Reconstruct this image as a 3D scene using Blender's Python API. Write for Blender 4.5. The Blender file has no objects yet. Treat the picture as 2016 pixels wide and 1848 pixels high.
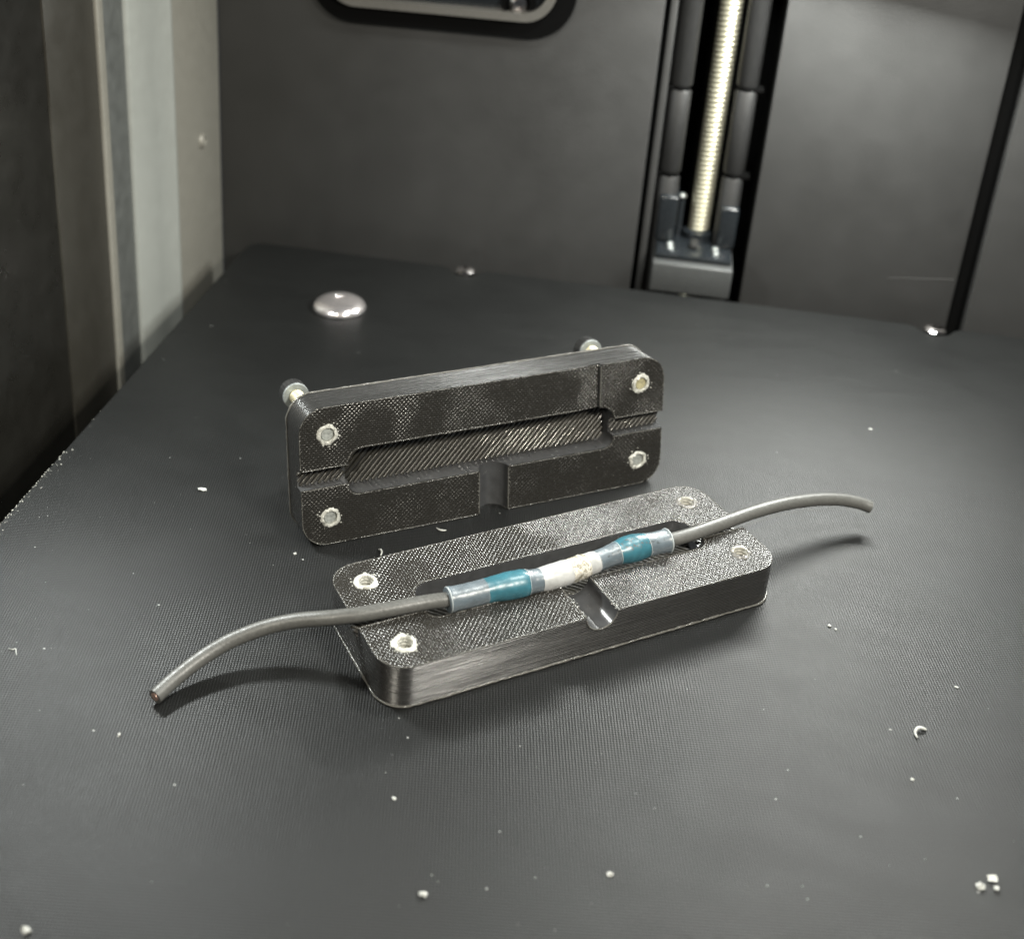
import bpy, bmesh, math, random
from mathutils import Vector, Matrix, Euler, noise
random.seed(7)
S = 0.1                      # one scene unit = 10 model units
scn = bpy.context.scene
COL = scn.collection
R = math.radians

# ------------------------------------------------------------------ camera
cam_d = bpy.data.cameras.new('camera'); cam = bpy.data.objects.new('camera', cam_d); COL.objects.link(cam)
cam.matrix_world = (Matrix.Translation(Vector((112.247, -323.158, 143.182)) * S)
                    @ Matrix.Rotation(0.171886, 4, 'Z') @ Matrix.Rotation(math.pi / 2 - 0.428275, 4, 'X')
                    @ Matrix.Rotation(0.055017, 4, 'Z'))
cam_d.sensor_width = 36; cam_d.lens = 2449.892 * 36 / 2016
cam_d.shift_x = 149.467 / 2016; cam_d.shift_y = -361.707 / 2016
cam_d.clip_start = 0.5; cam_d.clip_end = 400
cam_d.dof.use_dof = True; cam_d.dof.focus_distance = 22.3; cam_d.dof.aperture_fstop = 0.20
scn.camera = cam

# ------------------------------------------------------------------ world, lamps, exposure
w = bpy.data.worlds.new('World'); scn.world = w; w.use_nodes = True
w.node_tree.nodes['Background'].inputs[0].default_value = (0.9, 0.95, 1.0, 1)
w.node_tree.nodes['Background'].inputs[1].default_value = 0.04
def area(name, loc, target, sx, sy, power, color):
    d = bpy.data.lights.new(name, 'AREA'); d.shape = 'RECTANGLE'; d.size = sx * S; d.size_y = sy * S
    d.energy = power; d.color = color
    o = bpy.data.objects.new(name, d); COL.objects.link(o)
    o.location = Vector(loc) * S
    o.rotation_euler = (Vector(target) - Vector(loc)).to_track_quat('-Z', 'Y').to_euler()
    return o
area('chamber_lamp', (178, -92, 235), (118, -120, 0), 50, 28, 4600, (0.98, 1.0, 0.95))
area('added_sheen_lamp', (168, -13, 97), (153, -68, 0), 72, 9, 4600, (0.98, 1.0, 0.95))  # extra lamp, added to lay a sheen on the rear of the plate
area('left_strip_lamp', (-9, -124, 88), (75, -165, 0), 22, 8, 2300, (0.96, 1.0, 0.97))
area('warm_side_lamp', (236, -246, 196), (95, -155, 5), 24, 24, 9000, (1.0, 0.96, 0.86))
area('room_lamp', (28, -372, 225), (95, -135, 8), 24, 20, 5000, (1.0, 0.94, 0.80))
scn.view_settings.view_transform = 'Standard'; scn.view_settings.look = 'None'
scn.view_settings.exposure = 0; scn.view_settings.gamma = 1

# ------------------------------------------------------------------ materials
class NT:
    def __init__(s, name):
        s.m = bpy.data.materials.new(name); s.m.use_nodes = True; s.t = s.m.node_tree
        s.b = s.t.nodes['Principled BSDF']; s.tc = s.t.nodes.new('ShaderNodeTexCoord')
    def n(s, typ, **kw):
        x = s.t.nodes.new(typ)
        for k, v in kw.items():
            if k.startswith('i_'):
                x.inputs[k[2:].replace('_', ' ')].default_value = v
            else: setattr(x, k, v)
        return x
    def l(s, a, b): s.t.links.new(a, b)
    def set(s, **kw):
        for k, v in kw.items(): s.b.inputs[k.replace('_', ' ')].default_value = v
    def math(s, op, a, b=None, c=None):
        x = s.n('ShaderNodeMath', operation=op)
        for i, q in enumerate((a, b, c)):
            if q is None: continue
            if isinstance(q, (int, float)): x.inputs[i].default_value = q
            else: s.l(q, x.inputs[i])
        return x.outputs[0]
    def mapping(s, src, scale=(1, 1, 1), rot=(0, 0, 0)):
        x = s.n('ShaderNodeMapping'); x.inputs['Scale'].default_value = scale; x.inputs['Rotation'].default_value = rot
        s.l(src, x.inputs['Vector']); return x.outputs[0]
    def noise(s, vec, scale, detail=3, rough=.5):
        x = s.n('ShaderNodeTexNoise'); x.inputs['Scale'].default_value = scale
        x.inputs['Detail'].default_value = detail; x.inputs['Roughness'].default_value = rough
        s.l(vec, x.inputs['Vector']); return x.outputs[0]
    def ramp(s, fac, stops):
        x = s.n('ShaderNodeValToRGB'); e = x.color_ramp.elements
        while len(e) < len(stops): e.new(.5)
        for q, (p, c) in zip(e, stops): q.position = p; q.color = c if len(c) == 4 else (*c, 1)
        s.l(fac, x.inputs[0]); return x.outputs[0]
    def rng(s, fac, a, b, c, d):
        x = s.n('ShaderNodeMapRange'); s.l(fac, x.inputs[0])
        for i, v in enumerate((a, b, c, d)): x.inputs[i + 1].default_value = v
        return x.outputs[0]
    def bump(s, h, strength, dist, prev=None):
        x = s.n('ShaderNodeBump'); x.inputs['Strength'].default_value = strength; x.inputs['Distance'].default_value = dist
        s.l(h, x.inputs['Height'])
        if prev: s.l(prev, x.inputs['Normal'])
        s.l(x.outputs[0], s.b.inputs['Normal']); return x.outputs[0]

def simple(name, col, rough=.5, metal=0, bump=0, bscale=20, var=.15, coat=0):
    m = NT(name); m.set(Base_Color=(*col, 1), Roughness=rough, Metallic=metal, Coat_Weight=coat)
    o = m.tc.outputs['Object']; nz = m.noise(o, bscale, 4)
    lo = tuple(c * (1 - var) for c in col); hi = tuple(min(1, c * (1 + var)) for c in col)
    m.l(m.ramp(nz, [(.3, lo), (.7, hi)]), m.b.inputs['Base Color'])
    m.l(m.rng(nz, .3, .7, rough * .85, min(1, rough * 1.15)), m.b.inputs['Roughness'])
    if bump: m.bump(nz, bump, .02)
    return m.m

def plate_material():
    m = NT('black_textured_sheet'); o = m.tc.outputs['Object']
    big = m.noise(o, .25, 3); fine = m.noise(o, 40, 3)
    c = m.ramp(big, [(.3, (.0048, .0052, .0052)), (.7, (.0078, .0083, .0082))])
    m.l(c, m.b.inputs['Base Color'])
    sm = m.noise(m.mapping(o, scale=(1, 2.2, 1), rot=(0, 0, R(20))), .8, 6, .65)
    r0 = m.rng(sm, .3, .7, .43, .50)
    sc = m.noise(m.mapping(o, scale=(.35, 9, 1), rot=(0, 0, R(-28))), 4, 4, .7)
    m.l(m.math('ADD', r0, m.rng(sc, .62, .75, 0, .14)), m.b.inputs['Roughness'])
    m.set(Specular_IOR_Level=.36)
    v = m.mapping(o, rot=(0, 0, R(36)))
    sp = m.n('ShaderNodeSeparateXYZ'); m.l(v, sp.inputs[0])
    k = 2 * math.pi / .068
    a = m.math('SINE', m.math('MULTIPLY', sp.outputs[0], k)); b = m.math('SINE', m.math('MULTIPLY', sp.outputs[1], k))
    h = m.math('MULTIPLY_ADD', a, b, m.math('MULTIPLY', m.noise(o, 25, 2), .8))
    m.bump(h, 1.0, .003)
    return m.m

def print_top_material(name, base, gl=1.0, rot=0, pitch=.066, rr=(.12, .26), mix=(0, 1)):
    """printed top skin: diagonal extrusion lines crossing in blotches, with tiny glossy beads"""
    m = NT(name); o = m.tc.outputs['Object']
    m.set(Base_Color=(*base, 1), Specular_IOR_Level=.7)
    sp = m.n('ShaderNodeSeparateXYZ'); m.l(m.mapping(o, rot=(0, 0, R(45 + rot))), sp.inputs[0])
    k = 2 * math.pi / pitch
    wob = m.math('MULTIPLY', m.noise(o, 3, 2), 1.0)
    a = m.math('SINE', m.math('ADD', m.math('MULTIPLY', sp.outputs[0], k), wob))
    b = m.math('SINE', m.math('ADD', m.math('MULTIPLY', sp.outputs[1], k), wob))
    mask = m.rng(m.noise(o, 1.1, 1), .42, .58, *mix)
    inv = m.math('SUBTRACT', 1, mask)
    h = m.math('ADD', m.math('MULTIPLY', a, m.math('MULTIPLY', mask, .7)), m.math('MULTIPLY', b, m.math('MULTIPLY', inv, .25)))
    h = m.math('ADD', h, m.math('MULTIPLY', m.math('MULTIPLY', a, b), .9))
    h = m.math('ADD', h, m.math('MULTIPLY', m.noise(o, 12, 2), .5))
    m.bump(h, 1.0, .0055 * gl)
    m.l(m.rng(m.noise(o, 18, 2), .35, .65, *rr), m.b.inputs['Roughness'])
    return m.m

def print_side_material(name, base, axis=2):
    m = NT(name); o = m.tc.outputs['Object']
    m.set(Base_Color=(*base, 1), Specular_IOR_Level=.65)
    sc = [.5, .5, .5]; sc[axis] = 30
    st = m.noise(m.mapping(o, scale=tuple(sc)), 1.0, 3, .6)
    sp = m.n('ShaderNodeSeparateXYZ'); m.l(o, sp.inputs[0])
    wv = m.math('SINE', m.math('MULTIPLY', sp.outputs[axis], 2 * math.pi / .036))
    h = m.math('MULTIPLY_ADD', st, .5, m.math('MULTIPLY', wv, 1.0))
    m.bump(h, 1.0, .0062)
    m.l(m.rng(st, .3, .7, .20, .32), m.b.inputs['Roughness'])
    return m.m

def wall_material():
    m = NT('textured_black_wall_plastic'); o = m.tc.outputs['Object']
    c = m.ramp(m.noise(o, .35, 4), [(.3, (.030, .030, .0295)), (.7, (.037, .037, .0365))])
    m.l(c, m.b.inputs['Base Color'])
    m.l(m.rng(m.noise(o, 1.4, 5, .6), .3, .7, .40, .50), m.b.inputs['Roughness'])
    m.bump(m.noise(o, 22, 4, .65), .45, .02)
    return m.m

M = {}
M['plate'] = plate_material()
M['wall'] = wall_material()
M['top'] = print_top_material('printed_black_top_skin', (.020, .0185, .016), .92, 0, .066, (.15, .30), (.15, .95))
M['face'] = print_top_material('printed_black_mating_face', (.018, .017, .015), 1.0, 4, .063, (.14, .30), (.2, .9))
M['side'] = print_side_material('printed_black_side_layers', (.026, .026, .0255))
M['inner'] = simple('smooth_black_cavity_wall', (.050, .051, .053), .24, bump=.08, bscale=6)
M['ridge'] = simple('glossy_black_filament', (.020, .018, .013), .34, bump=.15, bscale=8, coat=.6)
M['ridge'].node_tree.nodes['Principled BSDF'].inputs['Specular IOR Level'].default_value = 1.0
M['rim'] = simple('glossy_extrusion_edge', (.10, .098, .09), .14, bump=.5, bscale=25)
M['burr'] = simple('chipped_white_plastic', (.42, .42, .385), .25, bump=.8, bscale=22, var=.35)
M['edge_clear'] = simple('glossy_raised_plastic', (.16, .155, .145), .15, bump=.5, bscale=14)
M['thread'] = simple('scuffed_grey_thread', (.36, .35, .31), .3, bump=.4, bscale=20, var=.3)
M['washer'] = simple('dull_zinc_washer', (.26, .28, .28), .38, .35)
M['steel'] = simple('zinc_plated_steel', (.62, .66, .66), .32, 1, bump=.15)
M['bolt_tip'] = simple('matt_zinc_bolt_end', (.42, .44, .42), .55, .6, bump=.2)
M['brass_tip'] = simple('yellowish_zinc_bolt_end', (.48, .44, .27), .55, .5, bump=.2)
M['shank'] = simple('cream_zinc_thread', (.58, .54, .38), .4, .6)
M['black_oxide'] = simple('black_oxide_steel', (.03, .03, .03), .35, .3, bump=.2)
M['screw_gold'] = simple('polished_lead_screw_steel', (.58, .56, .44), .48, .9, var=.06)
M['satin_alu'] = simple('satin_pinkish_aluminium', (.88, .83, .83), .2, .88, var=.02)
M['chrome'] = simple('chrome', (.90, .86, .85), .10, 1, var=.03)
M['grey_block'] = simple('satin_light_grey_casting', (.040, .042, .042), .5, .0, bump=.1)
M['rim_dark'] = simple('brown_grey_satin_plastic', (.10, .096, .088), .4, bump=.1)
M['dark_block'] = simple('dark_blue_black_plastic', (.010, .012, .014), .25, bump=.1)
M['rail'] = simple('dark_grey_satin_rail', (.014, .014, .014), .5, .0, bump=.05)
M['void'] = simple('black_gap_shade', (.003, .003, .003), .9)  # near black puts the shade of gaps and recesses into the colour
M['void'].node_tree.nodes['Principled BSDF'].inputs['Specular IOR Level'].default_value = .05
M['frame_metal'] = simple('beige_grey_sheet_metal', (.215, .207, .18), .45, .2, bump=.03, bscale=3, var=.015)
M['frame_lit'] = simple('lit_sheet_metal', (.27, .28, .262), .42, .15, bump=.02, bscale=3, var=.015)  # same metal as the frame, its lit face painted paler
M['frame_shaded'] = simple('shaded_sheet_metal', (.10, .105, .10), .5, .3, bscale=3, var=.1)  # same metal again, shade of the return face painted in
M['glass_dark'] = simple('smoked_glass', (.010, .0095, .008), .3, bscale=1.5, var=.1)
M['smoke_trim'] = simple('brown_grey_trim', (.030, .028, .023), .4, bscale=1.5, var=.05)
M['reflection'] = simple('brown_reflection', (.16, .09, .065), .6, bscale=4)  # brown that imitates a reflection at the top of the window
M['floor'] = simple('dark_chamber_floor', (.020, .018, .013), .6, bscale=1.5, var=.3)
M['wire'] = simple('matt_grey_black_wire_jacket', (.085, .085, .080), .42, bump=.25, bscale=18, var=.1)
M['copper'] = simple('copper_strands', (.70, .48, .40), .35, .8)
M['crumb'] = simple('white_plastic_crumb', (.42, .43, .41), .55, bump=.5)
M['dust'] = simple('grey_dust', (.30, .31, .30), .6)
M['heater'] = simple('dark_heater_deck', (.02, .02, .02), .6)

def sleeve_material(name, base, trans=.0, rough=.36, marks=False):
    m = NT(name); uv = m.tc.outputs['UV']; o = m.tc.outputs['Object']
    nz = m.noise(o, 5, 3)
    col = m.ramp(nz, [(.3, tuple(c * .82 for c in base)), (.7, tuple(min(1, c * 1.18) for c in base))])
    if marks:
        sp = m.n('ShaderNodeSeparateXYZ'); m.l(uv, sp.inputs[0])
        band = m.math('MULTIPLY', m.math('GREATER_THAN', sp.outputs[1], .10), m.math('LESS_THAN', sp.outputs[1], .26))
        nn = m.noise(o, 17, 1)
        f = m.math('MULTIPLY', m.math('GREATER_THAN', nn, .585), band)
        mx = m.n('ShaderNodeMix', data_type='RGBA'); m.l(f, mx.inputs[0]); m.l(col, mx.inputs[6]); mx.inputs[7].default_value = (.07, .09, .10, 1)
        col = mx.outputs[2]
    m.l(col, m.b.inputs['Base Color'])
    m.set(Roughness=rough, Subsurface_Weight=.25, Subsurface_Radius=(.05, .06, .06), Coat_Weight=.12, Coat_Roughness=.3, Subsurface_Scale=1.0, Transmission_Weight=trans)
    m.bump(m.noise(o, 5, 2), .3, .03)
    return m.m
M['sl_grey'] = sleeve_material('translucent_grey_shrink_tube', (.115, .145, .168), .18)
M['sl_grey_marked'] = sleeve_material('translucent_grey_shrink_tube_printed', (.115, .145, .168), .18, marks=True)
M['sl_teal'] = sleeve_material('teal_melt_ring', (.030, .120, .155))
M['sl_teal_marked'] = sleeve_material('teal_melt_ring_printed', (.030, .120, .155), marks=True)
M['sl_white'] = sleeve_material('cream_solder_section', (.40, .405, .40), rough=.32)
M['sl_edge'] = sleeve_material('white_rim_and_glint', (.30, .33, .34))
def strand_mat():
    m = NT('tinned_strands_under_sleeve'); o = m.tc.outputs['Object']
    v = m.noise(o, 7, 3, .7)
    c = m.ramp(v, [(.36, (.50, .48, .42)), (.46, (.20, .18, .13)), (.53, (.58, .56, .50)), (.66, (.42, .39, .33))])
    m.l(c, m.b.inputs['Base Color']); m.set(Roughness=.3, Coat_Weight=.4); m.bump(v, .7, .05); return m.m
M['sl_strand'] = strand_mat()

# ------------------------------------------------------------------ builders
def tag(o, label=None, cat=None, group=None, kind=None):
    if label: o['label'] = label
    if cat: o['category'] = cat
    if group: o['group'] = group
    if kind: o['kind'] = kind
    return o
def empty(name, loc=(0, 0, 0), rot=None):
    o = bpy.data.objects.new(name, None); COL.objects.link(o); o.location = Vector(loc) * S; o.empty_display_size = .2
    if rot: o.rotation_euler = rot
    return o
def obj(name, bm, mat, parent=None, smooth=True, ang=35, scale=True):
    if scale: bmesh.ops.scale(bm, vec=(S, S, S), verts=bm.verts)
    me = bpy.data.meshes.new(name); bm.to_mesh(me); bm.free()
    for q in (mat if isinstance(mat, (list, tuple)) else [mat]): me.materials.append(q)
    if smooth:
        me.shade_smooth(); me.set_sharp_from_angle(angle=R(ang))
    o = bpy.data.objects.new(name, me); COL.objects.link(o)
    if parent: o.parent = parent
    return o
def add_box(bm, a, b, bev=0, seg=2, mi=0):
    x0, y0, z0 = a; x1, y1, z1 = b
    r = bmesh.ops.create_cube(bm, size=1)
    for v in r['verts']:
        v.co = Vector(((x0 + x1) / 2 + v.co.x * (x1 - x0), (y0 + y1) / 2 + v.co.y * (y1 - y0), (z0 + z1) / 2 + v.co.z * (z1 - z0)))
    if bev:
        es = list({e for v in r['verts'] for e in v.link_edges})
        bmesh.ops.bevel(bm, geom=es, offset=bev, segments=seg, profile=.5, affect='EDGES')
    return bm
def box(a, b, bev=0, seg=2): return add_box(bmesh.new(), a, b, bev, seg)
def frames(pts):
    P = [Vector(p) for p in pts]; T = []
    for i in range(len(P)):
        t = (P[min(i + 1, len(P) - 1)] - P[max(i - 1, 0)]).normalized(); T.append(t)
    up = Vector((0, 0, 1)); out = []
    if abs(T[0].dot(up)) > .95: up = Vector((0, 1, 0))
    for p, t in zip(P, T):
        a = t.cross(up).normalized(); b = a.cross(t).normalized(); up = b; out.append((p, a, b))
    return out
def add_tube(bm, pts, rad, n=12, caps=True, closed=False, lump=0, seed=0, uvspan=None):
    fr = frames(pts); L = len(fr); rings = []
    uvl = bm.loops.layers.uv.verify() if uvspan else None
    for i, (p, a, b) in enumerate(fr):
        r = rad[i] if isinstance(rad, (list, tuple)) else rad
        ring = []
        for k in range(n):
            t = 2 * math.pi * k / n
            rr = r * (1 + (lump * noise.noise(Vector((p.x * .8 + seed, p.y * .8 + k * .7, p.z * .8))) if lump else 0))
            ring.append(bm.verts.new(p + a * math.cos(t) * rr + b * math.sin(t) * rr))
        rings.append(ring)
    m = L if closed else L - 1
    for i in range(m):
        for k in range(n):
            f = bm.faces.new((rings[i][k], rings[i][(k + 1) % n], rings[(i + 1) % L][(k + 1) % n], rings[(i + 1) % L][k]))
            if uvl:
                us = (i / m, i / m, (i + 1) / m, (i + 1) / m); vs = (k / n, (k + 1) / n, (k + 1) / n, k / n)
                for lp, u, v in zip(f.loops, us, vs): lp[uvl].uv = (u, v)
    if caps and not closed:
        bm.faces.new(list(reversed(rings[0]))); bm.faces.new(rings[-1])
    return bm
def lathe(prof, n=24, axis='Z', cap=True):
    """prof: list of (r, z)"""
    bm = bmesh.new(); rings = []
    for r, z in prof:
        rings.append([bm.verts.new((r * math.cos(2 * math.pi * k / n), r * math.sin(2 * math.pi * k / n), z)) for k in range(n)] if r > 1e-6 else [bm.verts.new((0, 0, z))])
    for A, B in zip(rings, rings[1:]):
        for k in range(n):
            a = A[k % len(A)], A[(k + 1) % len(A)]; b = B[k % len(B)], B[(k + 1) % len(B)]
            if len(A) == 1: bm.faces.new((a[0], b[1], b[0])) if len(B) > 1 else None
            elif len(B) == 1: bm.faces.new((a[0], a[1], b[0]))
            else: bm.faces.new((a[0], a[1], b[1], b[0]))
    bmesh.ops.recalc_face_normals(bm, faces=bm.faces)
    if axis == 'Y': bmesh.ops.rotate(bm, verts=bm.verts, cent=(0, 0, 0), matrix=Matrix.Rotation(R(-90), 3, 'X'))
    return bm
def move(bm, d): bmesh.ops.translate(bm, verts=bm.verts, vec=d); return bm
def rrect(x0, y0, x1, y1, r, n=8):
    out = []
    rs = r if isinstance(r, (list, tuple)) else [r] * 4
    for (cx, cy, a0), q in zip(((x1, y0, -90), (x1, y1, 0), (x0, y1, 90), (x0, y0, 180)), rs):
        sx = -1 if cx == x1 else 1; sy = -1 if cy == y1 else 1
        ox, oy = cx + sx * q, cy + sy * q
        for k in range(n + 1):
            t = R(a0 + 90 * k / n); out.append((ox + q * math.cos(t), oy + q * math.sin(t)))
    return out
def prism(poly, z0, z1, bm=None):
    bm = bm or bmesh.new()
    a = [bm.verts.new((x, y, z0)) for x, y in poly]; b = [bm.verts.new((x, y, z1)) for x, y in poly]
    n = len(poly)
    for i in range(n): bm.faces.new((a[i], a[(i + 1) % n], b[(i + 1) % n], b[i]))
    bm.faces.new(list(reversed(a))); bm.faces.new(b)
    bmesh.ops.recalc_face_normals(bm, faces=bm.faces)
    return bm
def cut(base_bm, cutters):
    """boolean difference of bmeshes, returns a mesh-filled bmesh (unscaled)"""
    def tmp(bm, nm):
        me = bpy.data.meshes.new(nm); bm.to_mesh(me); bm.free(); o = bpy.data.objects.new(nm, me); COL.objects.link(o); return o
    b = tmp(base_bm, 'tmp_base'); cs = []
    for c in cutters:
        o = tmp(c, 'tmp_cut'); cs.append(o)
        md = b.modifiers.new('c', 'BOOLEAN'); md.operation = 'DIFFERENCE'; md.solver = 'EXACT'; md.object = o
    bpy.context.view_layer.update()
    ev = b.evaluated_get(bpy.context.evaluated_depsgraph_get())
    me = bpy.data.meshes.new_from_object(ev)
    bm = bmesh.new(); bm.from_mesh(me)
    for o in [b] + cs:
        d = o.data; bpy.data.objects.remove(o); bpy.data.meshes.remove(d)
    bpy.data.meshes.remove(me)
    return bm

# ------------------------------------------------------------------ the setting
def structure(name, loc=(0, 0, 0)):
    e = empty(name, loc); tag(e, kind='structure'); return e

WY = 10.6
bw = structure('back_wall')
obj('wall_panel', box((-12.5, WY, -80), (111.2, WY + 3, 200), .6), M['wall'], bw)
obj('wall_panel', box((142.2, WY, -80), (199.0, WY + 3, 200), .6), M['wall'], bw)
obj('wall_panel', box((203.2, WY - .6, -80), (330, WY + 3, 200), .8), M['wall'], bw)
obj('groove_backing', box((198, WY + 5, -80), (204.5, WY + 6, 200)), M['void'], bw)
obj('channel_backing', box((108, 31, -80), (146, 32, 200)), M['void'], bw)
obj('channel_side', box((110.0, WY + 3.02, -80), (111.0, 31, 200)), M['void'], bw)
obj('channel_side', box((142.4, WY + 3.02, -80), (143.4, 31, 200)), M['void'], bw)
# low ridge along the left lip of the channel
obj('channel_lip', box((112.6, WY + 1.6, -80), (114.6, WY + 6, 200), .5), M['wall'], bw)
obj('scratch', add_tube(bmesh.new(), [(181, WY - .02, 8.2), (198, WY - .02, 10.2)], .11, 6), M['rail'], bw)

fl = obj('chamber_floor', box((-60, -420, -82), (330, 30, -80)), M['floor']); tag(fl, kind='structure')

# left frame: folded sheet metal seen from above as a plan outline
def plan_strip(pts, z0, z1, th=.9):
    """vertical folded sheet following plan pts"""
    bm = bmesh.new(); n = len(pts); off = []
    for i in range(n):
        a = Vector(pts[max(i - 1, 0)]); b = Vector(pts[min(i + 1, n - 1)]); t = (b - a).normalized()
        off.append((pts[i][0] - t.y * th * -1, pts[i][1] - t.x * th))
    poly = list(pts) + list(reversed(off))
    return prism(poly, z0, z1, bm)
lw = structure('left_wall')
Z0, Z1 = -80, 200
bmb = box((-15, -24, Z0), (-12.5, 10.5, Z1), .35, 3)
obj('frame_plate', bmb, M['frame_metal'], lw)
obj('dimple', move(lathe([(0, .1), (.8, .15), (1.1, .9), (1.7, .9), (2.2, .3), (2.3, 0)], 20), (0, 0, 0)), M['frame_metal'], lw)
dm = bpy.data.objects['dimple']; dm.location = Vector((-12.45, -4.45, 31.0)) * S; dm.rotation_euler = (0, R(90), 0)
# bulging column next to it, paler to paint in the light it catches
poly = [(-15, -24.1), (-12.1, -24.1), (-11.5, -24.9), (-11.6, -25.9), (-12.1, -27.0), (-12.6, -36), (-13.0, -47.4), (-13.6, -48.4), (-14.6, -48.6), (-17, -48.6), (-17, -24.1)]
obj('frame_bead', prism(poly, Z0, Z1), M['frame_lit'], lw, ang=50)
obj('frame_recess', box((-19, -61.6, Z0), (-14.0, -48.7, Z1), .2), M['frame_shaded'], lw)  # return face, darkened by colour where it turns from the light
obj('frame_edge', box((-18.9, -65.0, Z0), (-12.5, -61.7, Z1), .5, 3), M['frame_metal'], lw)
obj('window_trim', box((-18, -88, -20), (-13.2, -65.1, Z1), .4), M['smoke_trim'], lw)
obj('window_sill', box((-18, -330, -80), (-13.2, -65.1, -20.1), .4), M['floor'], lw)
obj('window_pane', box((-18, -330, -20), (-13.8, -88.1, Z1)), M['glass_dark'], lw)
obj('reflection_strip', box((-13.7, -330, 90), (-12.8, -66, 130), .3), M['reflection'], lw)  # strip added to paint in a brown reflection on the glass

# ------------------------------------------------------------------ build plate
def plate_outline():
    out = []
    def arc(cx, cy, r, a0, a1, n=8):
        for k in range(n + 1):
            t = R(a0 + (a1 - a0) * k / n); out.append((cx + r * math.cos(t), cy + r * math.sin(t)))
    arc(5, -255, 5, 180, 270); arc(252, -255, 5, 270, 360)
    arc(252, -5, 5, 0, 90)
    for cx in (193.2, 64.6):
        # soft shoulders and a round bite
        for t, d in ((7.5, 0), (6.2, -.25), (5.0, -1.1), (4.2, -2.4), (3.3, -3.9), (1.8, -4.9), (0, -5.2)): out.append((cx + t, d))
        for t, d in ((-1.8, -4.9), (-3.3, -3.9), (-4.2, -2.4), (-5.0, -1.1), (-6.2, -.25), (-7.5, 0)): out.append((cx + t, d))
    arc(5, -5, 5, 90, 180)
    return out
bp = empty('build_plate'); tag(bp, 'large square black build plate with fine woven texture under the two printed blocks', 'print bed')
sheet = prism(plate_outline(), -1.0, 0)
te = [e for e in sheet.edges if len(e.link_faces) == 2 and any(abs(f.normal.z) > .9 for f in e.link_faces) and e.verts[0].co.z > -.1 and e.verts[1].co.z > -.1]
bmesh.ops.bevel(sheet, geom=te, offset=.22, segments=2, affect='EDGES')
obj('spring_steel_sheet', sheet, M['plate'], bp, ang=40)
obj('heater_deck', box((2, -254, -5), (255, -6, -1.05), .6), M['heater'], bp)

# glinting chips on the worn left edge
bm = bmesh.new(); rr = random.Random(3)
for i in range(150):
    y = -rr.uniform(118, 152) if i < 110 else -rr.uniform(95, 230)
    q = bmesh.ops.create_icosphere(bm, subdivisions=1, radius=rr.uniform(.05, .17))
    d = Vector((.12 + rr.random() ** 4 * 2.2, y, rr.uniform(-.15, .05)))
    for v in q['verts']: v.co += d
chips = obj('edge_chips', bm, M['burr'], bp); chips['kind'] = 'stuff'

def round_screw(name, loc, label, r=3.0, h=1.7, z=-.8):
    e = empty(name, (loc[0], loc[1], z)); tag(e, label, 'screw', 'screws in the rear notches of the build plate')
    obj('screw_head', lathe([(0, h * .45), (r * .32, h * .45), (r * .34, h), (r * .7, h * .92), (r * .95, h * .55), (r, 0), (r * .98, -3)], 28), M['chrome'], e)
    obj('drive_socket', lathe([(0, h * .47), (r * .28, h * .47), (r * .31, h * .7)], 6), M['black_oxide'], e)
    return e
round_screw('notch_screw', (64.6, -1.6), 'small shiny screw in the rear notch of the plate nearest the round metal dome')
round_screw('notch_screw', (193.2, -1.6), 'small shiny screw in the rear notch of the plate right of the lead screw')

dome = empty('metal_dome', (36.8, -35.6, 0)); tag(dome, 'low round shiny metal dome alone on the far left of the plate', 'metal dome')
obj('dome_cap', lathe([(6.9, .2), (6.95, .7), (6.6, 1.35), (5.6, 2.1), (4.2, 2.6), (2.4, 2.9), (1.4, 2.95), (1.25, 2.7), (0, 2.65)], 48), M['satin_alu'], dome, ang=60)
obj('dome_foot', lathe([(7.25, 0), (7.3, .25), (7.0, .4), (6.8, .4)], 48), M['rail'], dome)

# ------------------------------------------------------------------ lead screw unit behind the plate
ls = empty('lead_screw', (128.5, 19.5, 0)); tag(ls, 'bright yellowish threaded steel lead screw rising upright in the channel of the back wall', 'lead screw')
prof = []; z = -30
while z < 200:
    prof += [(2.72, z), (3.1, z + .3), (3.1, z + .8), (2.72, z + 1.1)]; z += 1.4
bm = bmesh.new(); n = 20; rings = []
for r, z in prof:
    rings.append([bm.verts.new((r * math.cos(2 * math.pi * k / n), r * math.sin(2 * math.pi * k / n), z + 1.4 * k / n)) for k in range(n)])
per = 4
for i in range(len(rings) - 1):
    for k in range(n):
        if k < n - 1: bm.faces.new((rings[i][k], rings[i][k + 1], rings[i + 1][k + 1], rings[i + 1][k]))
        elif i + 1 + per < len(rings): bm.faces.new((rings[i][k], rings[i + per][0], rings[i + 1 + per][0], rings[i + 1][k]))
obj('thread', bm, M['screw_gold'], ls, ang=60)
obj('core', lathe([(2.68, -32), (2.68, 202)], 16), M['screw_gold'], ls)

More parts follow.
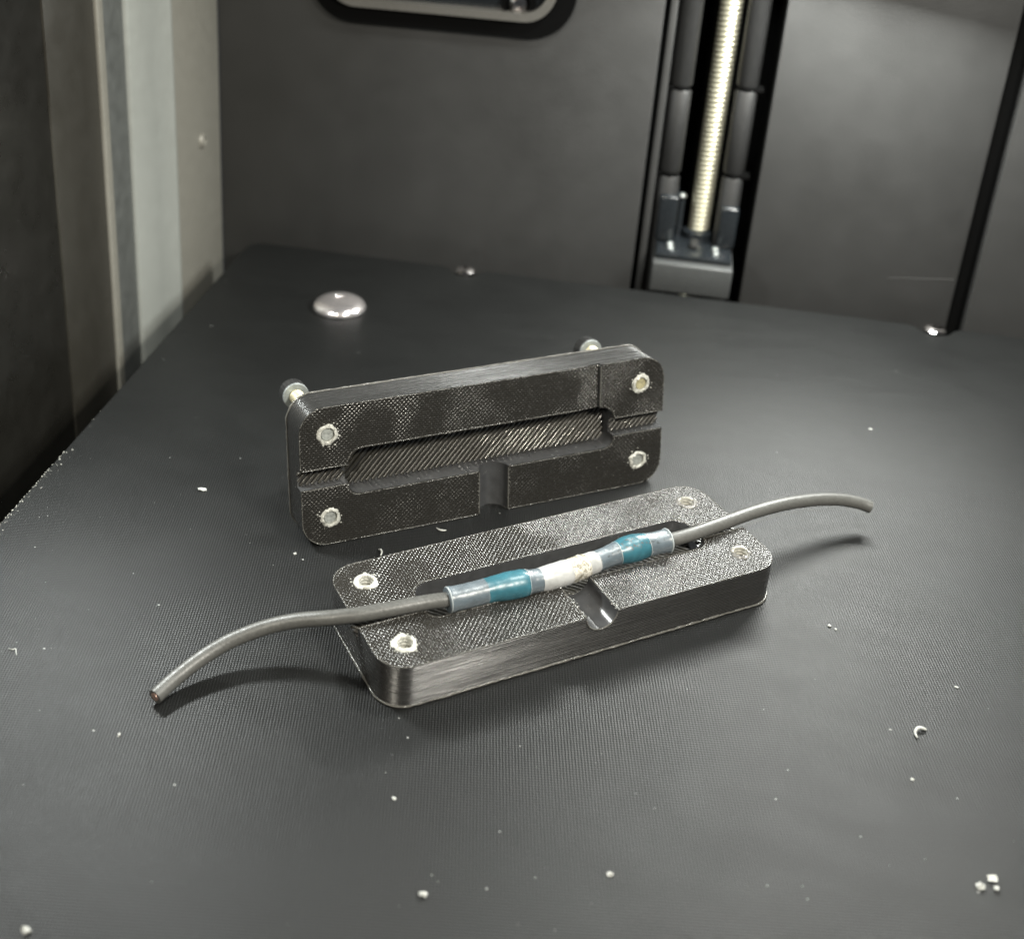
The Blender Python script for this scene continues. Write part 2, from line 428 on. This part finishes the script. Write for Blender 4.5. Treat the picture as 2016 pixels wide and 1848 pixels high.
gr = empty('guide_rail', (118.2, 15.5, 0)); tag(gr, 'dark satin grey vertical guide rail with two seams, left of the lead screw', 'guide rail', 'guide rails beside the lead screw')
gr2 = empty('guide_rail', (135.6, 15.5, 0)); tag(gr2, 'dark satin grey vertical guide rail with two seams, right of the lead screw', 'guide rail', 'guide rails beside the lead screw')
for e, dz, s in ((gr, 0, 1), (gr2, 1.4, -1)):
    for a, b in ((-30, 29.5), (30.6, 54.2), (55.3, 200)):
        pr = [(0, a + dz)] + [(2.6, a + dz), (2.95, a + dz + .5), (2.95, b + dz - .5), (2.6, b + dz)] + [(0, b + dz)]
        bm = lathe(pr, 24)
        for v in bm.verts: v.co.y *= .8
        obj('rail_segment', bm, M['rail'], e, ang=50)
    obj('rail_core', lathe([(2.2, -32), (2.2, 202)], 14), M['void'], e)
    for zz in (30.0, 54.7):
        obj('seam_clip', box((-3.3 if s > 0 else -2.2, -1.5, zz + dz - .6), (2.2 if s > 0 else 4.4, 2.6, zz + dz + .6), .25), M['void'], e)

br = empty('screw_bracket', (127.3, 0, 0)); tag(br, 'light grey bracket with a black screwed top holding the lead screw at the plate edge', 'bracket')
obj('front_block', box((-10.8, .35, .15), (11.2, 24, 8.9), .6, 3), M['grey_block'], br, ang=60)
obj('top_cap', box((-10.2, 3.2, 8.95), (10.6, 24, 10.6), .5, 2), M['dark_block'], br)
obj('side_tower', box((-10.9, 11.5, 10.65), (-5.6, 24, 24.5), .9, 3), M['dark_block'], br)
obj('side_tower', box((6.2, 11.5, 10.65), (11.3, 24, 23.0), .9, 3), M['dark_block'], br)
obj('bearing_collar', move(lathe([(0, 10.6), (4.6, 10.6), (4.6, 12.6), (3.4, 13.2), (0, 13.2)], 24), (1.2, 19.5, 0)), M['dark_block'], br)
obj('key_block', box((-.9, 8.2, 10.6), (1.3, 13.2, 12.2), .4), M['rail'], br)
for x, y, zt in ((-6.2, 7.2, 10.6), (-6.4, 10.0, 10.6), (6.4, 6.6, 10.6), (6.2, 9.9, 10.6), (-4.6, 19, 22.2)):
    s = obj('cap_screw', lathe([(0, .5), (.55, .5), (.6, 1.0), (1.0, .95), (1.25, .5), (1.25, 0)], 14), M['steel'], br)
    s.location = Vector((x, y, zt)) * S
obj('screw_post', lathe([(1.0, 10.6), (1.0, 22.3), (0, 22.3)], 12), M['dark_block'], br).location = Vector((-4.6, 19, 0)) * S

# ------------------------------------------------------------------ rounded housing high on the back wall
hs = empty('wall_housing', (51.5, WY, 88)); tag(hs, 'dark rounded box with a grey inner rim and one screw, high on the back wall', 'housing')
W2 = 36.5
def ring_xz(outer, inner, y0, y1):
    """ring between two closed outlines in the xz plane"""
    bm = bmesh.new(); n = len(outer); V = []
    for poly, y in ((outer, y1), (outer, y0), (inner, y0), (inner, y1)):
        V.append([bm.verts.new((x, y, z)) for x, z in poly])
    for a, b in ((0, 1), (1, 2), (2, 3), (3, 0)):
        for i in range(n): bm.faces.new((V[a][i], V[a][(i + 1) % n], V[b][(i + 1) % n], V[b][i]))
    bmesh.ops.recalc_face_normals(bm, faces=bm.faces); return bm
o1 = rrect(-36.5, -22.5, 36.5, 22.5, 12, 10); o2 = rrect(-31.5, -17.6, 31.5, 17.6, 8.5, 10); o3 = rrect(-29.3, -15.4, 29.3, 15.4, 7, 10)
obj('shadow_gap_ring', ring_xz(o1, o2, -2.2, 0), M['void'], hs, ang=50)  # solid black ring painted in for the shadow gap round the cover
obj('inner_rim', ring_xz(o2, o3, -4.6, 0), M['rim_dark'], hs, ang=50)
bm = prism([(x, z) for x, z in o3], 0, 1); bmesh.ops.rotate(bm, verts=bm.verts, cent=(0, 0, 0), matrix=Matrix.Rotation(R(90), 3, 'X'))
obj('cover', bm, M['dark_block'], hs)
s = obj('cover_screw', lathe([(0, 1.6), (1.2, 1.6), (1.3, 2.4), (2.2, 2.2), (2.8, 1.2), (2.9, 0)], 24), M['chrome'], hs); s.location = Vector((21.3, -1.2, -13.2)) * S; s.rotation_euler = (R(90), 0, 0)
obj('screw_cup', ring_xz([(21.3 + 4.6 * math.cos(t * math.pi / 12), -13.2 + 4.6 * math.sin(t * math.pi / 12)) for t in range(24)],
                         [(21.3 + 3.4 * math.cos(t * math.pi / 12), -13.2 + 3.4 * math.sin(t * math.pi / 12)) for t in range(24)], -2.6, -1.0), M['void'], hs)

# ------------------------------------------------------------------ the printed jig halves
L, W, T = 77.5, 27.8, 8.0
HX, HY = 5.5, 5.5
def cavity_outline(x0, x1, y0=9.5, y1=18.5):
    return rrect(x0, y0, x1, y1, [2.3, 3.2, 3.2, 2.3], 6)
def outline_path(poly, z, step=.7, lumps=.10, seed=0, off=0):
    """resample closed polygon"""
    P = [Vector((x, y, z)) for x, y in poly]; P.append(P[0]); out = []
    for a, b in zip(P, P[1:]):
        d = (b - a).length
        if d < 1e-6: continue
        k = max(1, int(d / step))
        for i in range(k): out.append(a.lerp(b, i / k))
    return [p + Vector((0, 0, lumps * noise.noise(p * 1.3 + Vector((seed, 0, 0))))) for p in out]
def ridges(x0, x1, y0, y1, z, pitch, ang, r, bm):
    dx = (y1 - y0) / math.tan(R(ang)); x = x0 - abs(dx)
    while x < x1 + abs(dx):
        a = Vector((x, y0, z)); b = Vector((x + dx, y1, z))
        lo, hi = 0.0, 1.0
        for (lim, sgn) in ((x0, 1), (x1, -1)):
            fa = (a.x - lim) * sgn; fb = (b.x - lim) * sgn
            if fa < 0 and fb < 0: lo = 2
            elif fa < 0: lo = max(lo, fa / (fa - fb))
            elif fb < 0: hi = min(hi, fa / (fa - fb))
        if hi - lo > .08:
            k = 8; pts = []
            for i in range(k + 1):
                p = a.lerp(b, lo + (hi - lo) * i / k); p.z += .06 * noise.noise(p * 1.1); p.x += .1 * noise.noise(p * .9 + Vector((9, 3, 1))); pts.append(p)
            add_tube(bm, pts, [r * (1 + .12 * noise.noise(p * 2)) for p in pts], 8)
        x += pitch * (1 + .04 * math.sin(x * 7))
    return bm

def jig(name, cx0, cx1, nx, mirror, with_groove, seed):
    root = empty(name)
    base = prism(rrect(0, 0, W if False else L, W, 5.0, 10), 0, T)
    CY0, CY1, D = 9.5, 18.5, 4.7
    cs = [prism(cavity_outline(cx0, cx1), T - D, T + 2)]
    for a, b in ((-2, cx0 + 1.5), (cx1 - 1.5, L + 2)):
        cs.append(box((a, 11.9, T - 2.3), (b, 15.5, T + 2)))
    g = lathe([(0, -2), (3.05, -2), (3.05, CY0 + 1.0), (0, CY0 + 1.0)], 28, 'Y'); move(g, (nx, 0, T)); cs.append(g)
    holes = [(HX, HY), (HX, W - HY), (L - HX, HY), (L - HX, W - HY)]
    for hx, hy in holes: cs.append(move(lathe([(0, -2), (1.75, -2), (1.75, T + 2), (0, T + 2)], 20), (hx, hy, 0)))
    if with_groove:
        q = bmesh.new(); add_box(q, (58.0, CY1 - 1, T - .0), (62.6, W + 2, T + 2))
        for v in q.verts:
            if v.co.z < T + .1: v.co.z = T - (.75 if v.co.x > 60 else .12)
        cs.append(q)
    bm = cut(base, cs)
    bmesh.ops.remove_doubles(bm, verts=bm.verts, dist=.003)
    bmesh.ops.dissolve_limit(bm, angle_limit=R(1), verts=bm.verts, edges=bm.edges)
    es = [e for e in bm.edges if len(e.link_faces) == 2 and e.calc_face_angle(0) > R(40) and min(v.co.z for v in e.verts) > T - .9 and e.calc_length() > .4]
    bmesh.ops.bevel(bm, geom=es, offset=.16, segments=2, affect='EDGES', clamp_overlap=True)
    for f in bm.faces:
        f.normal_update(); c = f.calc_center_median()
        inner = .3 < c.x < L - .3 and .3 < c.y < W - .3 and not (c.x < 5 and c.y < 5)
        if inner:
            ex = min(c.x, L - c.x); ey = min(c.y, W - c.y)
            if ex < 5 and ey < 5 and math.hypot(5 - ex, 5 - ey) > 4.6: inner = False
        f.material_index = 0 if f.normal.z > .7 and c.z > T - .9 else (2 if inner else 1)
    bmesh.ops.triangulate(bm, faces=[f for f in bm.faces if len(f.verts) > 4])
    body = obj('body', bm, [M['face'] if with_groove else M['top'], M['side'], M['inner']], root, ang=30)
    # cavity and channel floors: extruded filament lines
    rb = ridges(cx0 + .1, cx1 - .1, CY0 + .1, CY1 - .1, T - D + .12, 1.2, 47 if with_groove else 133, .37, bmesh.new())
    o = obj('cavity_floor_ridges', rb, M['ridge'], body, ang=70); o['kind'] = 'stuff'
    rb = bmesh.new()
    for a, b in ((.1, cx0 - .2), (cx1 + .2, L - .1)): ridges(a, b, 12.0, 15.4, T - 2.3 + .08, 1.2, 47 if with_groove else 133, .36, rb)
    o = obj('channel_floor_ridges', rb, M['ridge'], body, ang=70); o['kind'] = 'stuff'
    # beads: the fine raised lines along the outlines
    eb = bmesh.new()
    for poly, cuts in ((rrect(.12, .12, L - .12, W - .12, 4.9, 10), True), (cavity_outline(cx0 - .25, cx1 + .25, CY0 - .25, CY1 + .25), True)):
        pts = outline_path(poly, T - .02, .45, .06, seed)
        run = []
        def flush(run):
            if len(run) > 3: add_tube(eb, run, [.075 * (1 + 1.3 * noise.noise(p * 3.1)) for p in run], 6)
        for p in pts + pts[:1]:
            bad = (11.7 < p.y < 15.7 and (p.x < cx0 + 2 or p.x > cx1 - 2)) or (abs(p.x - nx) < 3.2 and p.y < 11) or (with_groove and 57.8 < p.x < 62.8 and p.y > 17)
            if bad: flush(run); run = []
            else: run.append(p)
        flush(run)
    for yy in (11.7, 15.7):
        for a, b in ((.4, cx0 - .3), (cx1 + .3, L - .4)):
            pts = [Vector((a + (b - a) * i / 16, yy, T - .02 + .04 * noise.noise(Vector((i, yy, seed))))) for i in range(17)]
            add_tube(eb, pts, [.10 * (1 + .5 * noise.noise(p * 2)) for p in pts], 6)
    for s in (-1, 1):
        pts = [Vector((nx + s * 3.15, .3 + i * .55, T - .02 + .05 * noise.noise(Vector((i * .7, s, seed))))) for i in range(17)]
        add_tube(eb, pts, [.12 * (1 + .6 * noise.noise(p * 2)) for p in pts], 6)
    # bead round the open end of the half-round notch
    pts = [Vector((nx + 3.1 * math.cos(t), -.02, T + 3.1 * math.sin(t))) for t in [math.pi + math.pi * i / 20 for i in range(1, 20)]]
    add_tube(eb, pts, [.16 * (1 + .6 * noise.noise(p * 1.7)) for p in pts], 6)
    if with_groove:
        pts = [Vector((62.65, CY1 + .6 + i * .55, T + .05 * noise.noise(Vector((i, 3, 1))))) for i in range(16)]
        add_tube(eb, pts, [.15 * (1 + .5 * noise.noise(p * 2)) for p in pts], 6)
    obj('edge_bead', eb, M['rim'], body, ang=70)
    sb = bmesh.new(); rg = random.Random(seed * 31)
    for poly in (rrect(.15, .15, L - .15, W - .15, 4.85, 10), cavity_outline(cx0 - .3, cx1 + .3, CY0 - .3, CY1 + .3), [(nx - 3.3, 0), (nx - 3.35, 9.4), (nx - 3.36, 9.4), (nx - 3.3, 0)], [(nx + 3.3, 0), (nx + 3.35, 9.4), (nx + 3.36, 9.4), (nx + 3.3, 0)], [(1, 11.5), (cx0, 11.5), (1, 11.51)], [(cx1, 15.9), (L - 1, 15.9), (cx1, 15.91)], [(62.7, 19), (62.75, 27), (62.7, 27)] if with_groove else [(cx0 + 2, 19), (cx0 + 9, 19), (cx0 + 2, 19.1)]):
        for p in outline_path(poly, T, .8, 0, seed):
            if rg.random() < .35: continue
            if 11.7 < p.y < 15.7 or (abs(p.x - nx) < 3.0 and p.y < 9.8) : continue
            q = bmesh.ops.create_icosphere(sb, subdivisions=1, radius=rg.uniform(.05, .15)); d = p + Vector((rg.gauss(0, .08), rg.gauss(0, .08), .02))
            for v in q['verts']: v.co += d
    for i in range(90):
        x, y = rg.uniform(1, L - 1), rg.uniform(1, W - 1)
        if cx0 - .5 < x < cx1 + .5 and CY0 - .5 < y < CY1 + .5 or 11.5 < y < 16 or abs(x - nx) < 3.4: continue
        q = bmesh.ops.create_icosphere(sb, subdivisions=1, radius=rg.uniform(.04, .12))
        for v in q['verts']: v.co += Vector((x, y, T))
    o = obj('surface_nibs', sb, M['edge_clear'], body, ang=70); o['kind'] = 'stuff'
    # squashed first layer round the base
    fb = bmesh.new(); pts = outline_path(rrect(-.12, -.12, L + .12, W + .12, 5.1, 10), .26, .6, .12, seed + 4)
    add_tube(fb, pts, [.20 * (1 + .5 * noise.noise(p * .9) + .5 * noise.noise(p * 2.7)) for p in pts], 8, closed=True)
    obj('first_layer_lip', fb, M['rim'], body, ang=70)
    return root, body, holes

def burr_ring(seed, r=1.95, h=.35, jag=.5, n=40, inner=1.45):
    """crumbly chipped collar round a screw hole"""
    bm = bmesh.new(); rings = []
    prof = [(inner, -.5), (inner + .02, h * .6), ((inner + r) / 2, h), (r, h * .35), (r + .15, -.05)]
    for j, (q, z) in enumerate(prof):
        ring = []
        for k in range(n):
            t = 2 * math.pi * k / n; c = Vector((math.cos(t) * 2.3, math.sin(t) * 2.3, seed * 3.1 + j * .35))
            f = noise.noise(c * .8) * jag + noise.noise(c * 2.3 + Vector((5, 5, 5))) * jag * .9
            rr = q + (f * .55 if j >= 2 else f * .12); zz = z + (abs(f) * .5 if 0 < j < 4 else 0)
            ring.append(bm.verts.new((rr * math.cos(t), rr * math.sin(t), zz)))
        rings.append(ring)
    for A, B in zip(rings, rings[1:]):
        for k in range(n): bm.faces.new((A[k], A[(k + 1) % n], B[(k + 1) % n], B[k]))
    rr = random.Random(seed)
    for i in range(9):
        t = rr.uniform(0, 6.283); q = rr.uniform(r + .1, r + .75); s = rr.uniform(.06, .2)
        ic = bmesh.ops.create_icosphere(bm, subdivisions=1, radius=s)
        for v in ic['verts']: v.co = Vector((v.co.x * rr.uniform(.8, 1.6), v.co.y, v.co.z * .7)) + Vector((q * math.cos(t), q * math.sin(t), .04))
    return bm
def thread_coil(r=1.42, z0=-4, z1=.2, pitch=.62, tube=.30):
    bm = bmesh.new(); n = int((z1 - z0) / pitch * 14)
    pts = [Vector((r * math.cos(2 * math.pi * i / 14), r * math.sin(2 * math.pi * i / 14), z1 - pitch * i / 14)) for i in range(n)]
    return add_tube(bm, pts, tube, 6)

# half lying flat
A, bodyA, holesA = jig('jig_half', 12.0, 68.0, 39.3, True, False, 1)
tag(A, 'black 3D printed clamp half lying flat, the wire splice across it', 'clamp half', 'halves of the printed clamp')
A.location = Vector((82.245, -175.96, .05)) * S; A.rotation_euler = (0, 0, 0.62745)
for i, (hx, hy) in enumerate(holesA):
    b = obj('hole_burr', burr_ring(10 + i, 2.05 if hx < 20 else 1.8, .22 if hx < 20 else .12, .75 if hx < 20 else .9, inner=1.35), M['burr'] if hx < 20 else M['edge_clear'], bodyA, ang=50); b.location = Vector((hx, hy, T)) * S
    c = obj('hole_thread', thread_coil(), M['burr'] if hx < 20 else M['thread'], bodyA, ang=60); c.location = Vector((hx, hy, T)) * S
    d = obj('hole_bottom', lathe([(0, 0), (1.4, 0)], 14), M['thread'] if hx < 20 else M['rim'], bodyA); d.location = Vector((hx, hy, T - 1.4)) * S
# stringy crumbs of plastic around the notch of the flat half
bm = bmesh.new(); rr = random.Random(12)
for i in range(70):
    if i < 30: x, y = 39.3 - 3.3 + rr.gauss(0, .35), rr.uniform(0, 9)
    elif i < 48: x, y = 39.3 + rr.uniform(-6, -1), 9.2 + rr.gauss(0, .35)
    elif i < 60: x, y = 67.5 + rr.gauss(0, .8), 19.0 + rr.gauss(0, .5)
    else: x, y = 39.3 + 3.2 + rr.gauss(0, .3), rr.uniform(0, 2)
    s = rr.uniform(.08, .24); q = bmesh.ops.create_icosphere(bm, subdivisions=1, radius=s)
    for v in q['verts']: v.co += Vector((x, y, T + .03))
o = obj('loose_beads', bm, M['rim'], bodyA); o['kind'] = 'stuff'

# half standing on its long edge, leaning back on its bolts
B, bodyB, holesB = jig('jig_half', 9.3, 66.0, 39.3, False, True, 2)
tag(B, 'black 3D printed clamp half standing on its long edge, leaning on its bolts', 'clamp half', 'halves of the printed clamp')
# canonical (x, w, T-d) -> (x, d, w): rotate +90 about X then shift by T
mloc = Matrix.Translation(Vector((57.686, -138.548, .12)) * S) @ Matrix.Rotation(0.57785, 4, 'Z') @ Matrix.Rotation(-0.1509, 4, 'X') @ Matrix.Translation(Vector((0, T, 0)) * S) @ Matrix.Rotation(R(90), 4, 'X')
B.matrix_world = mloc
for i, (hx, hy) in enumerate(holesB):
    b = obj('hole_burr', burr_ring(20 + i, 1.95, .22, .7, inner=1.32), M['burr'], bodyB, ang=50); b.location = Vector((hx, hy, T)) * S
    up = hy > 14
    zh = -13.3 if up else -9.2
    tip = M['brass_tip'] if (up and hx > 40) else M['bolt_tip']
    bolt = obj('bolt', lathe([(0, 7.95 - .05), (1.1, 7.9), (1.32, 7.6), (1.32, 0.2)], 20), tip, B); bolt.location = Vector((hx, hy, 0)) * S
    prof = []; z = 0.4
    while z > zh:
        prof += [(1.45, z), (1.2, z - .28)]; z -= .56
    obj('bolt_shank', lathe(prof, 18), M['shank'], bolt, ang=20)
    k = 24; kn = []
    hb = lathe([(1.45, zh + .02), (2.5, zh + .02), (2.72, zh - .15), (2.72, zh - 2.5), (2.5, zh - 2.75), (1.4, zh - 2.75), (1.35, zh - 1.4), (0, zh - 1.4)], 48)
    for v in hb.verts:
        rr_ = math.hypot(v.co.x, v.co.y)
        if rr_ > 2.6:
            a = math.atan2(v.co.y, v.co.x); s_ = 1 - .03 * (int(round(a / (math.pi / 24))) % 2); v.co.x *= s_; v.co.y *= s_
    obj('bolt_head', hb, M['black_oxide'], bolt, ang=30)
    obj('washer', lathe([(1.5, zh + .55), (2.55, zh + .55), (2.66, zh + .45), (2.66, zh + .1), (2.5, zh + .05)], 36), M['washer'], bolt, ang=40)

# ------------------------------------------------------------------ the spliced wire
def catmull(P, rad, sub=6):
    P = [Vector(p) for p in P]; out = []; rr = []
    for i in range(len(P) - 1):
        p0 = P[max(i - 1, 0)]; p1 = P[i]; p2 = P[i + 1]; p3 = P[min(i + 2, len(P) - 1)]
        for k in range(sub):
            t = k / sub
            out.append(.5 * ((2 * p1) + (-p0 + p2) * t + (2 * p0 - 5 * p1 + 4 * p2 - p3) * t * t + (-p0 + 3 * p1 - 3 * p2 + p3) * t ** 3))
            rr.append(rad[i] * (1 - t) + rad[i + 1] * t)
    out.append(P[-1]); rr.append(rad[-1]); return out, rr
sw = empty('spliced_wire', (106, -146, 9)); tag(sw, 'dark grey wire joined by a teal banded solder sleeve, lying across the flat clamp half', 'wire splice')
OR = Vector((106, -146, 9))
def rel(P): return [Vector(p) - OR for p in P]
left = [(95.5, -152.8, 9.45), (92, -155.2, 9.4), (88.26, -157.49, 9.4), (85.05, -158.95, 9.3), (80.46, -161.5, 9.2), (75.92, -163.85, 9.0), (73.61, -164.8, 8.8), (69.55, -165.75, 8.2), (65.34, -166.25, 7.3), (61.31, -167.14, 6.2), (57.55, -168.96, 5.2), (54.07, -171.5, 4.2), (51.05, -175.0, 3.2), (48.65, -178.8, 2.3), (46.86, -182.77, 1.7)]
right = [(113.5, -138.9, 9.35), (118, -135.1, 9.45), (122, -132.5, 9.45), (124.22, -130.92, 9.4), (128.19, -128.0, 9.45), (133.78, -122.8, 9.3), (139.59, -117.2, 9.0), (145.6, -111.95, 8.5), (151.87, -107.13, 7.5), (157.19, -103.99, 6.5), (161.44, -102.5, 5.5), (163.88, -102.3, 4.8)]
for P in (left, right):
    pts, rr_ = catmull(rel(P), [1.30] * 3 + [1.27] * (len(P) - 3), 6)
    o = obj('wire_jacket', add_tube(bmesh.new(), pts, rr_, 20), M['wire'], sw, ang=60)
    d = (pts[-1] - pts[-2]).normalized()
    obj('copper_core', add_tube(bmesh.new(), [pts[-1] - d * .3, pts[-1] + d * .12], [.8, .72], 14), M['copper'], o)
slv = [(88.34, -157.55), (91.62, -155.49), (94.34, -153.57), (97.11, -151.83), (99.92, -150.06), (102.04, -148.67), (104.41, -147.0), (107.72, -144.22), (110.83, -141.37), (112.78, -139.55), (114.99, -137.5), (117.76, -135.28), (120.84, -133.23), (124.08, -131.12)]
zz = [9.35, 9.4, 9.45, 9.5, 9.45, 9.35, 9.3, 9.3, 9.3, 9.35, 9.45, 9.5, 9.5, 9.5]
rd = [2.02, 1.98, 2.0, 2.36, 2.42, 2.18, 1.86, 1.80, 1.78, 1.84, 1.92, 2.35, 2.38, 2.02]
pts, rr_ = catmull(rel([(x, y, z) for (x, y), z in zip(slv, zz)]), rd, 10)
acc = [0]
for a, b in zip(pts, pts[1:]): acc.append(acc[-1] + (b - a).length)
tot = acc[-1]
def at(u):
    s = u * tot
    for i in range(len(acc) - 1):
        if acc[i + 1] >= s:
            t = (s - acc[i]) / (acc[i + 1] - acc[i]); return pts[i].lerp(pts[i + 1], t), rr_[i] * (1 - t) + rr_[i + 1] * t
    return pts[-1], rr_[-1]
sleeve = empty('solder_sleeve'); sleeve.parent = sw
# radius profile over arc length (u from the left end)
RP = [(0, 2.12), (.01, 2.22), (.03, 2.12), (.14, 2.10), (.19, 2.2), (.25, 2.42), (.31, 2.40), (.345, 2.08), (.38, 2.02), (.42, 2.2), (.50, 2.26), (.51, 2.2), (.52, 2.1), (.53, 2.16), (.585, 2.12), (.595, 2.0), (.61, 2.02), (.64, 1.98), (.65, 1.86), (.70, 1.84), (.755, 2.05), (.80, 2.45), (.85, 2.5), (.895, 2.2), (.94, 2.05), (.985, 2.1), (1.0, 2.24)]
def rad(u):
    for (a, ra), (b, rb_) in zip(RP, RP[1:]):
        if u <= b: return ra + (rb_ - ra) * (u - a) / (b - a)
    return RP[-1][1]
segs = [(0, .155, 'clear_tube', 'sl_grey', 'cloudy grey left end of the sleeve'), (.155, .325, 'melt_ring', 'sl_teal', 'bulging teal ring near the left end'),
        (.325, .385, 'clear_tube', 'sl_grey', None), (.385, .515, 'solder_section', 'sl_white', 'smooth cream section'), (.515, .60, 'solder_section', 'sl_strand', 'crinkled cream section showing strands'),
        (.60, .652, 'solder_section', 'sl_white', None), (.652, .755, 'clear_tube', 'sl_grey_marked', 'grey section with dark print flecks'), (.755, .895, 'melt_ring', 'sl_teal_marked', 'bulging teal ring near the right end'), (.895, 1.0, 'clear_tube', 'sl_grey_marked', 'flared grey right end')]
for a, b, nm, mt, lab in segs:
    n = max(6, int((b - a) * 140)); P = []; Q = []
    for i in range(n + 1):
        u = a + (b - a) * i / n; p, _ = at(u); P.append(p); Q.append(rad(u) * (1 + .012 * noise.noise(Vector((u * 60, 0, 0)))))
    # global angular frame is kept by starting all frames from world up
    bm = add_tube(bmesh.new(), P, Q, 32, caps=True, lump=.02 if 'strand' not in mt else .10, seed=a, uvspan=True)
    o = obj(nm, bm, M[mt], sleeve, ang=70)
    if lab: o['label'] = lab
# pale rings: highlights painted at the band boundaries, white rims at both open ends
for u, t in ((.004, .14), (.155, .03), (.328, .07), (.652, .05), (.757, .09), (.897, .07), (.997, .17)):
    p, _ = at(u); p2, _ = at(min(1, u + .01)); p1, _ = at(max(0, u - .01)); d = (p2 - p1).normalized()
    a = d.cross(Vector((0, 0, 1))).normalized(); b = a.cross(d); r = rad(u) - t * .35
    tilt = .12 if 0.1 < u < .9 else 0
    ringp = [p + a * math.cos(k * math.pi / 20) * r + b * math.sin(k * math.pi / 20) * r + d * tilt * math.sin(k * math.pi / 20 * 2 + u * 30) for k in range(40)]
    o = obj('rim_and_glint', add_tube(bmesh.new(), ringp, t, 8, closed=True), M['sl_edge'], sleeve, ang=70)

# ------------------------------------------------------------------ crumbs and dust on the plate
def crumb(name, x, y, label, pts=None, r=.3, lumps=None, z=0):
    e_bm = bmesh.new()
    if pts:
        p, rr = catmull([Vector((a, b, c)) for a, b, c in pts], [r * .5] + [r] * (len(pts) - 2) + [r * .6], 5)
        add_tube(e_bm, p, rr, 7, lump=.3)
    if lumps:
        for (a, b, c, s, sx) in lumps:
            q = bmesh.ops.create_icosphere(e_bm, subdivisions=2, radius=s)
            for v in q['verts']:
                f = 1 + 1.1 * noise.noise(v.co * 4.5 + Vector((x, y, 0))); v.co = Vector((v.co.x * f * sx + a, v.co.y * f + b, max(0, v.co.z * .75 * f + c)))
    o = obj(name, e_bm, M['crumb'], ang=60); o.location = Vector((x, y, z + .02)) * S
    tag(o, label, 'plastic crumb', 'white plastic crumbs on the plate'); return o
crumb('plastic_shaving', 81.5, -125.9, 'tiny curved white shaving on the plate between the two clamp halves', [(-.9, .5, .2), (-.3, -.1, .3), (.4, -.2, .3), (1.1, .2, .2)], .17)
crumb('plastic_shaving', 71.9, -136.0, 'tiny white shaving at the far left rear edge of the flat clamp half', [(-.5, .9, .3), (0, .5, .6), (.35, -.1, .5), (.3, -.8, .2)], .18)
crumb('plastic_crumb', 32.5, -125.0, 'bright white flake alone on the plate left of the standing clamp half', lumps=[(0, 0, .2, .42, 2.0), (.6, .1, .2, .3, 1.3)])
crumb('plastic_shaving', 165.7, -159.1, 'white hooked shaving on the open plate right of the flat clamp half', [(-.5, -1.3, .2), (-.75, -.3, .35), (-.2, .6, .5), (.6, .9, .35), (1.2, .9, .2)], .25)
crumb('plastic_crumb', 169.7, -187.5, 'leftmost of three white crumbs near the lower right corner', lumps=[(0, 0, .25, .50, 1.1)])
crumb('plastic_crumb', 171.4, -185.8, 'upper one of three white crumbs near the lower right corner', lumps=[(0, 0, .25, .52, 1.3), (.5, .2, .2, .3, 1)])
crumb('plastic_crumb', 171.7, -187.4, 'smallest greyish one of three crumbs near the lower right corner', lumps=[(0, 0, .2, .36, 1.0)])
crumb('plastic_crumb', 94.85, -206.9, 'small grey crumb near the bottom edge, left of centre', lumps=[(0, 0, .2, .40, 1.4), (-.4, .1, .1, .25, 1)])
crumb('plastic_shaving', 19.5, -177.0, 'faint thin thread on the plate at the far left edge', [(-.8, .3, .1), (0, .1, .2), (.4, .4, .2), (.8, -.2, .1), (1.2, -.8, .1)], .09)
crumb('plastic_crumb', 56.6, -140.2, 'tiny white speck just below the left foot of the standing clamp half', lumps=[(0, 0, .1, .26, 1.2)])
crumb('plastic_crumb', 153.8, -135.7, 'brighter white speck of the close pair right of the flat clamp half', lumps=[(0, 0, .1, .26, 1.1)])
crumb('plastic_crumb', 154.9, -136.5, 'fainter speck of the close pair right of the flat clamp half', lumps=[(0, 0, .1, .18, 1.1)])
crumb('plastic_crumb', 173.6, -146.5, 'small white speck right of and above the hooked shaving', lumps=[(0, 0, .1, .20, 1.5)])
crumb('plastic_crumb', 163.1, -169.6, 'small white speck below the hooked shaving', lumps=[(0, 0, .1, .24, 1.2)])
crumb('plastic_crumb', 169.5, -62.0, 'tiny round speck behind the curved right end of the wire', lumps=[(0, 0, .1, .30, 1.2)])
crumb('plastic_crumb', 44.1, -190.1, 'small pale speck below the cut left end of the wire', lumps=[(0, 0, .1, .28, .8)])
crumb('plastic_crumb', 87.5, -192.0, 'small pale speck on the plate below the left corner of the flat clamp half', lumps=[(0, 0, .1, .24, 1.2)])
crumb('plastic_crumb', 46.6, -223.9, 'blurred grey crumb in the bottom left corner of the plate', lumps=[(0, 0, .1, .5, 1.1)])
crumb('plastic_crumb', 119.2, -197.7, 'pale grey fleck near the bottom, right of centre', lumps=[(0, 0, .1, .32, 1.2)])
bm = bmesh.new(); rr = random.Random(21)
for i in range(150):
    x = rr.uniform(2, 235); y = -rr.uniform(8, 232)
    if i % 3 == 0: x = rr.gauss(120, 30); y = rr.gauss(-188, 20)
    if i % 5 == 0: x = rr.gauss(30, 16); y = rr.gauss(-150, 22)
    if not (1 < x < 255 and -254 < y < -6): continue
    s = .05 + .13 * rr.random() ** 3
    q = bmesh.ops.create_icosphere(bm, subdivisions=1, radius=s); k = rr.uniform(.7, 2.0)
    for v in q['verts']: v.co = Vector((v.co.x * k + x, v.co.y + y, v.co.z * .6 + .03))
tag(obj('plate_dust', bm, M['dust']), kind='stuff')
